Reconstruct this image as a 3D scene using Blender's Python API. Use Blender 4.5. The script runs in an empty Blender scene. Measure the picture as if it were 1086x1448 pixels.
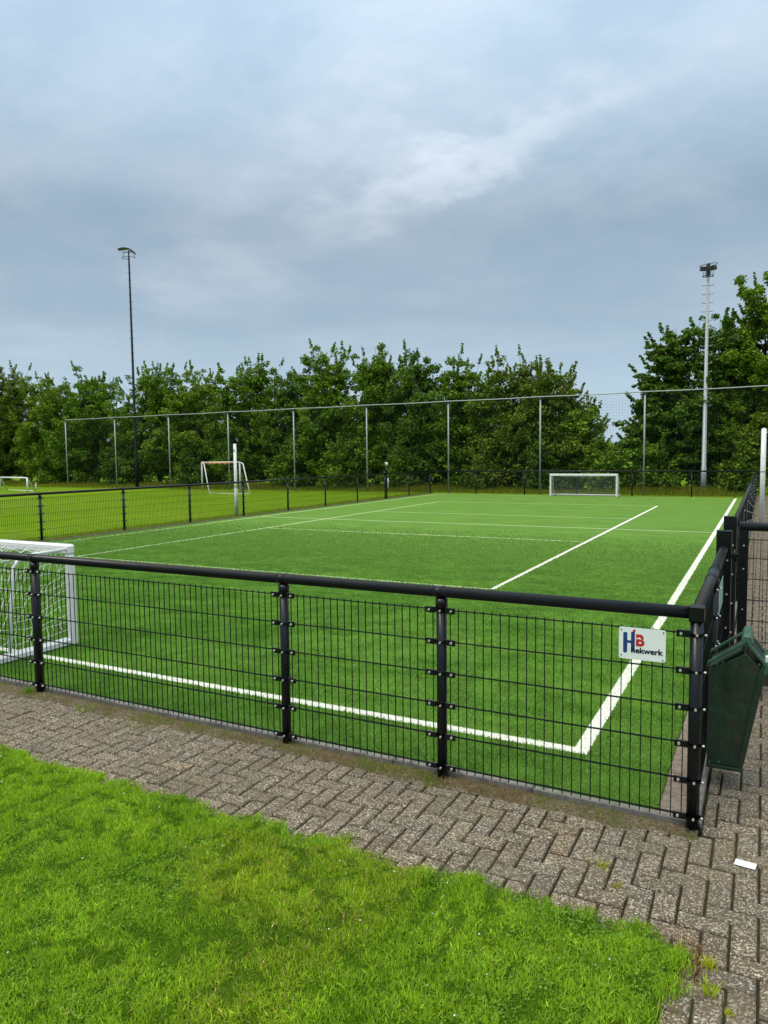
import bpy, math, random
import numpy as np
from mathutils import Vector, Matrix
random.seed(7); RNG = np.random.default_rng(11)
S = bpy.context.scene; COL = S.collection
R = math.radians

# ------------------------------------------------------------------ helpers
class MB:
    """collects shapes of one part; build() links them as one mesh object"""
    def __init__(s): s.v=[]; s.f=[]; s.m=[]; s.sm=[]; s.c=[]
    def add(s, vs, fs, mi=0, smooth=False, col=None):
        o=len(s.v); s.v.extend(vs)
        for f in fs: s.f.append([i+o for i in f]); s.m.append(mi); s.sm.append(smooth)
        if col is not None: s.c.extend([col]*len(vs))
    def box(s, a, b, mi=0, bev=0.0):
        x0,y0,z0=a; x1,y1,z1=b
        if bev<=0:
            s.add([(x0,y0,z0),(x1,y0,z0),(x1,y1,z0),(x0,y1,z0),(x0,y0,z1),(x1,y0,z1),(x1,y1,z1),(x0,y1,z1)],
                  [(0,3,2,1),(4,5,6,7),(0,1,5,4),(1,2,6,5),(2,3,7,6),(3,0,4,7)],mi)
        else:
            e=bev
            def ring(i,z): return [(x0+i,y0+e,z),(x0+e,y0+i,z),(x1-e,y0+i,z),(x1-i,y0+e,z),(x1-i,y1-e,z),(x1-e,y1-i,z),(x0+e,y1-i,z),(x0+i,y1-e,z)]
            r1=ring(0,z0+e); r2=ring(0,z1-e)
            def cap(z): return [(x0+e,y0+e,z),(x0+e,y0+e,z),(x1-e,y0+e,z),(x1-e,y0+e,z),(x1-e,y1-e,z),(x1-e,y1-e,z),(x0+e,y1-e,z),(x0+e,y1-e,z)]
            vs=cap(z0)+r1+r2+cap(z1); fs=[]
            for k in range(3):
                for i in range(8):
                    j=(i+1)%8; fs.append((k*8+i,k*8+j,k*8+8+j,k*8+8+i))
            fs.append((6,4,2,0)); fs.append((24,26,28,30))
            s.add(vs,fs,mi)
    def tube(s, pts, r, n=8, mi=0, cap=True, smooth=True, closed=False):
        P=[Vector(p) for p in pts]; rr=r if isinstance(r,(list,tuple)) else [r]*len(P)
        vs=[]; fs=[]; m=len(P); up=None
        for i,p in enumerate(P):
            if closed: t=(P[(i+1)%m]-P[i-1])
            else: t=(P[min(i+1,m-1)]-P[max(i-1,0)])
            t.normalize()
            if up is None:
                up=Vector((0,0,1)) if abs(t.z)<.9 else Vector((0,1,0))
            a=up-t*up.dot(t)
            if a.length<1e-5: a=t.orthogonal()
            a.normalize(); up=a; b=t.cross(a)
            for k in range(n):
                q=2*math.pi*(k+.5)/n
                vs.append(tuple(p+(a*math.cos(q)+b*math.sin(q))*rr[i]))
        L=m if closed else m-1
        for i in range(L):
            for k in range(n):
                k2=(k+1)%n; j=(i+1)%m
                fs.append((i*n+k,i*n+k2,j*n+k2,j*n+k))
        s.add(vs,fs,mi,smooth and n>4)
        if cap and not closed:
            o=len(s.v)-len(vs)
            s.f.append([o+k for k in range(n)][::-1]); s.m.append(mi); s.sm.append(False)
            s.f.append([o+(m-1)*n+k for k in range(n)]); s.m.append(mi); s.sm.append(False)
    def prism(s, poly, axis, a, b, mi=0):
        """poly of 2-D points extruded along axis ('x','y','z') from a to b"""
        def P(u,v,w): return {'y':(u,w,v),'x':(w,u,v),'z':(u,v,w)}[axis]
        n=len(poly); vs=[P(u,v,a) for u,v in poly]+[P(u,v,b) for u,v in poly]
        fs=[tuple(range(n)),tuple(range(2*n-1,n-1,-1))]
        for i in range(n):
            j=(i+1)%n; fs.append((i,i+n,j+n,j))
        s.add(vs,fs,mi)
    def sphere(s, c, r, mi=0, n=8, sz=1.0):
        vs=[];fs=[]
        for i in range(n//2+1):
            th=math.pi*i/(n//2)
            for k in range(n):
                ph=2*math.pi*k/n
                vs.append((c[0]+r*math.sin(th)*math.cos(ph),c[1]+r*math.sin(th)*math.sin(ph),c[2]+r*sz*math.cos(th)))
        for i in range(n//2):
            for k in range(n):
                k2=(k+1)%n; fs.append((i*n+k,(i+1)*n+k,(i+1)*n+k2,i*n+k2))
        s.add(vs,fs,mi,True)
    def build(s, name, mats, parent=None, bevel=0, loc=None):
        me=bpy.data.meshes.new(name); me.from_pydata(s.v,[],s.f); 
        if not isinstance(mats,(list,tuple)): mats=[mats]
        for m in mats: me.materials.append(m)
        me.polygons.foreach_set('material_index',s.m); me.polygons.foreach_set('use_smooth',s.sm)
        if s.c:
            a=me.attributes.new('col','FLOAT_COLOR','POINT'); a.data.foreach_set('color',np.array(s.c,dtype=np.float32).ravel())
        me.update(); o=bpy.data.objects.new(name,me); COL.objects.link(o)
        if loc: o.location=loc
        if parent: o.parent=parent
        if bevel:
            b=o.modifiers.new('bevel','BEVEL'); b.width=bevel; b.segments=2; b.limit_method='ANGLE'; b.angle_limit=R(40)
        return o

def npmesh(name, V, F, mats, parent=None, col=None, smooth=False):
    """V (n,3); F (m,k) all the same k, or list of such arrays"""
    me=bpy.data.meshes.new(name); Fs=F if isinstance(F,list) else [F]
    nl=sum(f.size for f in Fs); npol=sum(len(f) for f in Fs)
    me.vertices.add(len(V)); me.vertices.foreach_set('co',np.ascontiguousarray(V,dtype=np.float32).ravel())
    me.loops.add(nl); me.loops.foreach_set('vertex_index',np.concatenate([f.ravel() for f in Fs]).astype(np.int32))
    me.polygons.add(npol); tot=np.concatenate([np.full(len(f),f.shape[1]) for f in Fs]); st=np.concatenate([[0],np.cumsum(tot)[:-1]])
    me.polygons.foreach_set('loop_start',st.astype(np.int32)); 
    me.polygons.foreach_set('use_smooth',np.full(npol,smooth))
    me.materials.append(mats)
    if col is not None:
        a=me.attributes.new('col','FLOAT_COLOR','POINT'); c=np.ones((len(V),4),np.float32); c[:,:3]=col; a.data.foreach_set('color',c.ravel())
    me.update(calc_edges=True); me.validate()
    o=bpy.data.objects.new(name,me); COL.objects.link(o)
    if parent: o.parent=parent
    return o

def empty(name, loc=(0,0,0), rz=0):
    o=bpy.data.objects.new(name,None); COL.objects.link(o); o.location=loc; o.rotation_euler=(0,0,rz); o.empty_display_size=.2; return o
def tag(o, label=None, cat=None, group=None, kind=None):
    if label: o['label']=label
    if cat: o['category']=cat
    if group: o['group']=group
    if kind: o['kind']=kind
    return o
def vnoise(x, y, seed=0):
    """smooth value noise in [0,1] for arrays"""
    xi=np.floor(x).astype(np.int64); yi=np.floor(y).astype(np.int64); fx=x-xi; fy=y-yi
    fx=fx*fx*(3-2*fx); fy=fy*fy*(3-2*fy)
    def h(a,b):
        n=(a*374761393+b*668265263+seed*974711)&0xffffffff; n=((n^(n>>13))*1274126177)&0xffffffff
        return ((n^(n>>16))&0xffff)/65535.0
    return (h(xi,yi)*(1-fx)+h(xi+1,yi)*fx)*(1-fy)+(h(xi,yi+1)*(1-fx)+h(xi+1,yi+1)*fx)*fy

# ------------------------------------------------------------------ materials
class NT:
    def __init__(s, name):
        s.m=bpy.data.materials.new(name); s.m.use_nodes=True; s.t=s.m.node_tree; s.b=s.t.nodes['Principled BSDF']; s.o=s.t.nodes['Material Output']
    def n(s, typ, **kw):
        nd=s.t.nodes.new(typ)
        for k,v in kw.items():
            if k.startswith('i_'): nd.inputs[k[2:].replace('_',' ')].default_value=v
            else: setattr(nd,k,v)
        return nd
    def l(s,a,b): s.t.links.new(a,b)
    def coords(s, scale=(1,1,1)):
        tc=s.n('ShaderNodeTexCoord'); mp=s.n('ShaderNodeMapping'); mp.inputs['Scale'].default_value=scale
        s.l(tc.outputs['Object'],mp.inputs[0]); return mp.outputs[0]
    def noise(s, scale, detail=4, vec=None, rough=.6):
        nd=s.n('ShaderNodeTexNoise'); nd.inputs['Scale'].default_value=scale; nd.inputs['Detail'].default_value=detail; nd.inputs['Roughness'].default_value=rough
        if vec is not None: s.l(vec,nd.inputs['Vector'])
        return nd.outputs['Fac']
    def ramp(s, fac, stops):
        nd=s.n('ShaderNodeValToRGB'); e=nd.color_ramp.elements
        while len(e)<len(stops): e.new(.5)
        for i,(p,c) in enumerate(stops): e[i].position=p; e[i].color=(*c,1) if len(c)==3 else c
        s.l(fac,nd.inputs[0]); return nd.outputs[0]
    def mix(s, fac, a, b, mode='MIX'):
        nd=s.n('ShaderNodeMix',data_type='RGBA',blend_type=mode)
        for sock,val in ((nd.inputs[0],fac),(nd.inputs[6],a),(nd.inputs[7],b)):
            if hasattr(val,'is_output'): s.l(val,sock)
            elif isinstance(val,(int,float)): sock.default_value=val
            else: sock.default_value=(*val,1)
        return nd.outputs[2]
    def math(s, op, a, b=0):
        nd=s.n('ShaderNodeMath',operation=op)
        for sock,val in ((nd.inputs[0],a),(nd.inputs[1],b)):
            if hasattr(val,'is_output'): s.l(val,sock)
            else: sock.default_value=val
        return nd.outputs[0]
    def bump(s, h, strength=.3, dist=.01):
        nd=s.n('ShaderNodeBump'); nd.inputs['Strength'].default_value=strength; nd.inputs['Distance'].default_value=dist
        s.l(h,nd.inputs['Height']); s.l(nd.outputs[0],s.b.inputs['Normal'])
    def base(s, c, rough=.6, metal=0, spec=.5):
        if hasattr(c,'is_output'): s.l(c,s.b.inputs['Base Color'])
        else: s.b.inputs['Base Color'].default_value=(*c,1)
        if hasattr(rough,'is_output'): s.l(rough,s.b.inputs['Roughness'])
        else: s.b.inputs['Roughness'].default_value=rough
        s.b.inputs['Metallic'].default_value=metal; s.b.inputs['Specular IOR Level'].default_value=spec; return s.m

def mottled(name, c1, c2, scale=8, rough=.5, metal=0, spec=.5, bump=0, rr=.12):
    t=NT(name); v=t.coords(); n=t.noise(scale,6,v); c=t.ramp(n,[(.3,c1),(.7,c2)])
    r=t.math('ADD',t.math('MULTIPLY',n,rr*2),rough-rr)
    t.base(c,r,metal,spec)
    if bump: t.bump(t.noise(scale*6,4,v),bump,.003)
    return t.m
M={}
M['black']=mottled('black_powder_coat',(.003,.0037,.006),(.007,.0078,.011),6,.3,0,.32,.08)
M['wire']=mottled('dark_green_black_wire',(.002,.005,.004),(.005,.01,.008),9,.5,0,.2)
M['bolt']=mottled('stainless_bolt',(.62,.62,.6),(.8,.8,.78),40,.35,.8)
M['white_metal']=mottled('white_coated_metal',(.68,.69,.72),(.8,.8,.82),7,.35,0,.5,.05)
M['white_old']=mottled('weathered_white_metal',(.42,.43,.42),(.7,.7,.68),14,.5)
M['galv']=mottled('galvanised_steel',(.25,.28,.31),(.4,.43,.46),12,.5,.25)
M['galv_dark']=mottled('dark_lamp_housing',(.018,.02,.02),(.04,.042,.04),10,.5)
M['glass_lens']=mottled('floodlight_lens',(.05,.055,.06),(.12,.13,.14),10,.15)
M['net_white']=mottled('white_net_cord',(.6,.66,.56),(.85,.87,.82),30,.8)
M['net_grey']=mottled('grey_net_cord',(.16,.18,.18),(.3,.32,.32),30,.8)
M['net_dark']=mottled('dark_ball_net_cord',(.03,.035,.04),(.06,.065,.07),30,.8)
M['orange']=mottled('faded_orange_net_roll',(.4,.17,.07),(.55,.28,.13),14,.7)
M['concrete']=mottled('kerb_concrete',(.13,.125,.115),(.28,.27,.245),14,.85,0,.2,.3)
M['slab']=mottled('weathered_slab',(.14,.115,.09),(.29,.24,.195),25,.9,0,.15,.4)
M['edge']=mottled('dirty_edging',(.05,.04,.028),(.16,.135,.10),9,.9,0,.1,.4)
M['board']=mottled('dark_kick_board',(.016,.015,.013),(.04,.036,.03),9,.5)
M['teal']=mottled('pale_teal_board',(.25,.42,.4),(.35,.55,.52),9,.4)
M['card']=mottled('white_card',(.6,.62,.66),(.74,.76,.8),30,.5)
M['lampy']=mottled('pale_yellow_ball',(.7,.72,.4),(.85,.85,.62),30,.4)
M['foot']=mottled('black_rubber_and_bin_shade',(.01,.01,.01),(.02,.02,.02),10,.7)

t=NT('dark_green_bin_plastic'); v=t.coords()
n1=t.noise(7,6,v); n2=t.noise(26,5,t.coords((1,1,.35)))
c=t.mix(t.ramp(n2,[(.45,(0,0,0)),(.75,(1,1,1))]),t.ramp(n1,[(.3,(.007,.026,.013)),(.75,(.018,.045,.026))]),(.034,.034,.018))
t.base(c,t.math('ADD',t.math('MULTIPLY',n1,.3),.2),0,.45); t.bump(t.noise(6,4,t.coords((1,1,.5))),.6,.05); M['bin']=t.m
t=NT('green_bin_hood_plastic'); v=t.coords(); n1=t.noise(12,6,v)
t.base(t.ramp(n1,[(.3,(.022,.075,.045)),(.75,(.055,.13,.085))]),t.math('ADD',t.math('MULTIPLY',n1,.3),.22),0,.5); t.bump(t.noise(40,4,v),.15,.003); M['hood']=t.m

# blades / leaves: colour from the mesh attribute, some light passing through
def foliage_mat(name, trans=.35, rough=.5, spec=.3, tint=(1,1,1)):
    t=NT(name); at=t.n('ShaderNodeAttribute',attribute_name='col'); c=t.mix(1.0,at.outputs['Color'],tint,'MULTIPLY')
    t.base(c,rough,0,spec); tr=t.n('ShaderNodeBsdfTranslucent'); t.l(t.mix(1.0,c,(1.15,1.1,.6),'MULTIPLY'),tr.inputs[0])
    mx=t.n('ShaderNodeMixShader'); mx.inputs[0].default_value=trans
    t.l(t.b.outputs[0],mx.inputs[1]); t.l(tr.outputs[0],mx.inputs[2]); t.l(mx.outputs[0],t.o.inputs[0]); return t.m
M['leaf']=foliage_mat('tree_leaf',.24,.55,.14,(1.55,1.5,.95))
M['grass']=foliage_mat('grass_blade',.45,.5,.2,(1.42,1.24,1.1))
M['turfblade']=foliage_mat('turf_fibre',.3,.6,.12)
t=NT('bark'); v=t.coords((1,1,.25)); n1=t.noise(20,6,v); t.base(t.ramp(n1,[(.3,(.05,.04,.03)),(.7,(.14,.12,.09))]),.9,0,.2); t.bump(n1,.6,.02); M['bark']=t.m

# natural ground sheets
def grass_sheet(name, ca, cb, cc, s1=1.2, s2=60):
    t=NT(name); v=t.coords(); big=t.noise(s1,5,v); mid=t.noise(s1*7,5,v); fine=t.noise(s2,5,v,.7)
    c=t.ramp(big,[(.3,ca),(.55,cb),(.75,cc)]); c=t.mix(t.ramp(mid,[(.35,(0,0,0)),(.8,(.55,.55,.55))]),c,tuple(x*.55 for x in ca))
    c=t.mix(t.ramp(fine,[(.3,(.75,.75,.75)),(.62,(0,0,0))]),c,tuple(x*.35 for x in ca))
    t.base(c,.95,0,.03); t.bump(t.noise(s2,6,v,.7),.6,.03); return t.m
M['meadow']=grass_sheet('sports_field_grass',(.135,.25,.008),(.175,.3,.012),(.225,.33,.018),.22,22)
M['lawn_soil']=grass_sheet('lawn_under_grass',(.05,.12,.006),(.07,.15,.006),(.08,.15,.01),1.6,90)

t=NT('artificial_turf'); v=t.coords(); vs=t.coords((.5,1.2,1)); 
streak=t.noise(1.7,6,vs,.65); big=t.noise(.35,3,v); fine=t.noise(75,5,v,.75); mid=t.noise(9,5,v,.7)
c=t.ramp(streak,[(.34,(.108,.222,.038)),(.66,(.178,.33,.064))])
c=t.mix(t.ramp(big,[(.35,(0,0,0)),(.7,(.35,.35,.35))]),c,(.19,.335,.07))
c=t.mix(t.ramp(mid,[(.35,(.4,.4,.4)),(.6,(0,0,0))]),c,(.11,.235,.03))
c=t.mix(t.ramp(fine,[(.3,(.8,.8,.8)),(.6,(0,0,0))]),c,(.05,.135,.016))
t.base(c,.85,0,.06); t.bump(fine,.8,.02); M['turf']=t.m
t=NT('turf_line_paint'); v=t.coords(); f=t.noise(90,4,v,.7); c=t.ramp(f,[(.3,(.45,.55,.42)),(.5,(.78,.8,.76))]); t.base(c,.75,0,.2); t.bump(f,.5,.01); M['line']=t.m
t=NT('turf_line_thin_paint'); v=t.coords(); f=t.noise(60,4,v,.7); c=t.ramp(f,[(.3,(.3,.45,.16)),(.55,(.58,.68,.38))]); t.base(c,.75,0,.2); M['line2']=t.m

# exposed-aggregate paver
t=NT('exposed_aggregate_paver'); v=t.coords(); at=t.n('ShaderNodeAttribute',attribute_name='col')
base=t.ramp(t.noise(60,6,v,.7),[(.3,(.07,.054,.036)),(.7,(.23,.185,.13))])
vo=t.n('ShaderNodeTexVoronoi'); vo.inputs['Scale'].default_value=80; vo.inputs['Randomness'].default_value=1
wv=t.n('ShaderNodeVectorMath',operation='ADD'); nz=t.n('ShaderNodeTexNoise'); nz.inputs['Scale'].default_value=40; t.l(v,nz.inputs['Vector'])
sc=t.n('ShaderNodeVectorMath',operation='SCALE'); sc.inputs['Scale'].default_value=.022; t.l(nz.outputs['Color'],sc.inputs[0]); t.l(v,wv.inputs[0]); t.l(sc.outputs[0],wv.inputs[1]); t.l(wv.outputs[0],vo.inputs['Vector'])
sep=t.n('ShaderNodeSeparateColor'); t.l(vo.outputs['Color'],sep.inputs[0])
peb=t.math('MULTIPLY',t.math('LESS_THAN',vo.outputs['Distance'],t.math('MULTIPLY',sep.outputs[1],.5)),1)
pc=t.ramp(sep.outputs[0],[(.0,(.10,.078,.05)),(.42,(.27,.22,.155)),(.74,(.46,.40,.31)),(.92,(.78,.72,.62))])
c=t.mix(peb,base,pc)
v2=t.n('ShaderNodeTexVoronoi'); v2.inputs['Scale'].default_value=150; t.l(v,v2.inputs['Vector']); s2=t.n('ShaderNodeSeparateColor'); t.l(v2.outputs['Color'],s2.inputs[0])
c=t.mix(t.math('MULTIPLY',t.math('GREATER_THAN',s2.outputs[0],.78),.7),c,(.6,.54,.44))
c=t.mix(1.0,c,at.outputs['Color'],'MULTIPLY')
dirt=t.ramp(t.noise(1.7,5,v,.65),[(.42,(0,0,0)),(.7,(.55,.55,.55))]); c=t.mix(dirt,c,(.15,.125,.085))
t.base(c,.85,0,.25); t.bump(t.math('ADD',t.math('MULTIPLY',peb,.7),t.noise(120,5,v,.7)),.9,.008); M['paver']=t.m
t=NT('joint_sand_and_dirt'); v=t.coords(); n1=t.noise(45,6,v,.7); c=t.ramp(n1,[(.3,(.018,.014,.009)),(.7,(.055,.045,.03))]); c=t.mix(t.ramp(t.noise(3,5,v),[(.5,(0,0,0)),(.7,(.8,.8,.8))]),c,(.05,.07,.02)); t.base(c,.95,0,.1); t.bump(n1,.6,.01); M['sand']=t.m
t=NT('mossy_dirt'); v=t.coords(); n1=t.noise(70,6,v,.75); n2=t.noise(6,5,v,.65)
c=t.ramp(n1,[(.3,(.04,.03,.018)),(.5,(.13,.105,.065)),(.68,(.32,.27,.19))]); c=t.mix(t.ramp(n2,[(.48,(0,0,0)),(.68,(.75,.75,.75))]),c,(.06,.085,.02)); t.base(c,.95,0,.1); t.bump(n1,.8,.015); M['dirt']=t.m

# ------------------------------------------------------------------ setting: ground, pitch, paving
W=15.93; L=32.4
def sheet(name, x0,y0,x1,y1,z, mat, label, kind='structure', cat=None, nx=1, ny=1):
    xs=np.linspace(x0,x1,nx+1); ys=np.linspace(y0,y1,ny+1)
    m=MB(); m.add([(x,y,z) for y in ys for x in xs],[(j*(nx+1)+i,j*(nx+1)+i+1,(j+1)*(nx+1)+i+1,(j+1)*(nx+1)+i) for j in range(ny) for i in range(nx)])
    o=m.build(name,mat); return tag(o,label,cat,None,kind)
sheet('ground',-2500,-2500,2500,2500,-.03,M['meadow'],'olive green mown sports field grass around the pitch')
sheet('pitch',-W+.22,.10,-.2,L-.12,.0,M['turf'],'green artificial turf of the small fenced pitch')
# painted lines: one object per kind of line
m=MB()
def strip(mb,x0,y0,x1,y1,z=.004): mb.add([(x0,y0,z),(x1,y0,z),(x1,y1,z),(x0,y1,z)],[(0,1,2,3)])
XR=-.775; XL=-15.15; YN=.81; YF=31.6
strip(m,XR-.05,YN-.05,XR+.05,YF+.05); strip(m,XL-.04,YN-.05,XR-.05,YN+.05)
strip(m,-3.37,6.33,-3.29,25.7)
tag(m.build('pitch_lines',M['line']),'white painted side, front and box lines on the turf',None,None,'structure')
m=MB()
strip(m,XL-.04,YN+.05,XL+.04,YF); strip(m,XL+.04,YF-.04,XR-.05,YF+.04)
strip(m,XL+.04,16.14,-12.56,16.22); strip(m,-12.48,16.14,-3.37,16.22); strip(m,-3.29,16.14,XR-.05,16.22)
strip(m,-12.56,6.33,-12.48,25.7)
for y in (6.33,12.95,19.6,25.7): strip(m,-12.48,y-.035,-3.37,y+.035)
tag(m.build('pitch_inner_lines',M['line2']),'thin pale lines across the far part of the turf',None,None,'structure')
# concrete strip inside the right fence, kerbs
m=MB()
for k in range(-0,108): m.box((-.195,.12+k*.3,-.02),(-.045,.12+k*.3+.294,.006+random.uniform(-.002,.002)),0,.004)
tag(m.build('edge_paving',M['slab']),'narrow grey concrete slabs between turf and right fence',None,None,'structure')
m=MB()
for k in range(17): m.box((-W+k*.94,.03,-.06),(-W+k*.94+.934,.078,.045+random.uniform(-.003,.003)),0,.006)
for k in range(33): m.box((-.035,.1+k*.98,-.06),(.03,.1+k*.98+.974,.045),0,.006)
tag(m.build('kerb',M['concrete']),'grey concrete kerb under the mesh fences',None,None,'structure')

m=MB()
for k in range(33): m.box((-W-.03,.1+k*.98,-.06),(-W+.21,.1+k*.98+.974,.012+random.uniform(-.004,.004)),0,.006)
tag(m.build('edging',M['edge']),'dirty brown concrete edging under the left fence',None,None,'structure')
# herringbone paving, brick by brick
def paving():
    u=.108; g=.0056; V=[];F=[];C=[]
    def inside(x,y):
        if y<-.035 and y>-1.25 and -17<x<.1: return True
        return x>.035 and -4.2<y<36 and x<5.6 or (x>-.02 and y<-.03 and y>-4.2 and x<5.6)
    o=0
    i0=int(-17/u); i1=int(5.6/u); j0=int(-4.2/u); j1=int(36/u)
    for j in range(j0,j1):
        for i in range(i0,i1):
            k=(i-j)%4
            if k==0: w,h=2,1
            elif k==3: w,h=1,2
            else: continue
            X0,X1,Y0,Y1=i*u,(i+w)*u,j*u,(j+h)*u
            if X1<=.04+.02: Y1=min(Y1,-.03)
            elif Y1>-.07:
                if Y0>-.10: X0=max(X0,.04)
                elif X0<.03: Y1=min(Y1,-.03)
            if X1-X0<.025 or Y1-Y0<.025: continue
            cx=(X0+X1)/2; cy=(Y0+Y1)/2
            if not inside(cx,cy): continue
            a=(X1-X0)/2-g; b=(Y1-Y0)/2-g; rz=random.gauss(0,.008); z=random.gauss(0,.0022); tx=random.gauss(0,.006); ty=random.gauss(0,.006)
            ca,sa=math.cos(rz),math.sin(rz); near=cy<7 and cx>-8
            def P(x,y,zz): return (cx+x*ca-y*sa+ .0,cy+x*sa+y*ca,zz+z+tx*x+ty*y)
            e=.006
            c=random.gauss(.86,.065); w3=random.gauss(0,.018); colr=(c+w3,c,c-w3,1)
            q=[(-a,-b),(a,-b),(a,b),(-a,b)]
            if near:
                V+= [P(x,y,-.03) for x,y in q]+[P(x,y,-.008) for x,y in q]+[P(x-math.copysign(e,x),y-math.copysign(e,y),0) for x,y in q]
                F+= [(o+8,o+9,o+10,o+11)]
                for r in (0,4):
                    for s in range(4):
                        s2=(s+1)%4; F.append((o+r+s,o+r+s2,o+r+4+s2,o+r+4+s))
                C+=[colr]*12; o+=12
            else:
                V+=[P(x,y,-.02) for x,y in q]+[P(x,y,0) for x,y in q]; F.append((o+4,o+5,o+6,o+7))
                for s in range(4):
                    s2=(s+1)%4; F.append((o+s,o+s2,o+4+s2,o+4+s))
                C+=[colr]*8; o+=8
    m=MB(); m.v=V; m.f=F; m.m=[0]*len(F); m.sm=[False]*len(F); m.c=C
    tag(m.build('pavement',M['paver']),'brown grey exposed aggregate pavers laid in herringbone',None,None,'structure')
paving()
m=MB(); m.add([(-17,-1.4,-.013),(0,-1.4,-.013),(0,.03,-.013),(-17,.03,-.013)],[(0,1,2,3)]); m.add([(0,-4.3,-.013),(5.7,-4.3,-.013),(5.7,36,-.013),(0,36,-.013)],[(0,1,2,3)])
tag(m.build('paving_bed',M['sand']),'sandy dirt in the joints between the pavers',None,None,'structure')

# dirt strip with moss along the front kerb
xs=np.arange(-W,.06,.03); n=len(xs)
inner=np.full(n,.031); outer=-.045-.08*vnoise(xs*2.3,xs*0,3)-.07*vnoise(xs*13,xs*0,4); mid=(inner+outer)/2
V=np.concatenate([np.c_[xs,inner,np.full(n,.012)],np.c_[xs,mid,.012+.016*vnoise(xs*9,xs*0,5)],np.c_[xs,outer,np.full(n,-.003)]])
i=np.arange(n-1); F=np.concatenate([np.c_[i+n,i+n+1,i+1,i],np.c_[i+2*n,i+2*n+1,i+n+1,i+n]])
tag(npmesh('dirt_strip',V,F,M['dirt'],smooth=True),'brown mossy dirt strip along the foot of the front fence',None,None,'structure')

# ------------------------------------------------------------------ grass blades
def blades(name, P, H, Wd, C, mat, lean=.5, parent=None, z=None, curl=1.0, dirn=None):
    n=len(P); th=RNG.uniform(0,2*np.pi,n); d=np.c_[np.cos(th),np.sin(th)]
    ln=RNG.uniform(.1,1,n)*lean; la=RNG.uniform(0,2*np.pi,n) if dirn is None else dirn+RNG.normal(0,.9,n)
    ld=np.c_[np.cos(la),np.sin(la)]
    z0=np.zeros(n) if z is None else z
    def pt(f,wf,side):
        off=ld*(H*ln*f**(1.6*curl))[:,None]+d*(Wd*wf*side)[:,None]
        zz=z0+H*f*np.sqrt(np.maximum(0,1-(ln*f*.85)**2))
        return np.c_[P+off,zz]
    vs=[pt(0,.5,-1),pt(0,.5,1),pt(.5,.42,-1),pt(.5,.42,1),pt(1,0,0)]
    V=np.stack(vs,1).reshape(-1,3); b=np.arange(n)*5
    F=[np.c_[b,b+1,b+3,b+2],np.c_[b+2,b+3,b+4]]
    Cc=np.repeat(C,5,axis=0)
    return npmesh(name,V,F,mat,parent,Cc)

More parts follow.
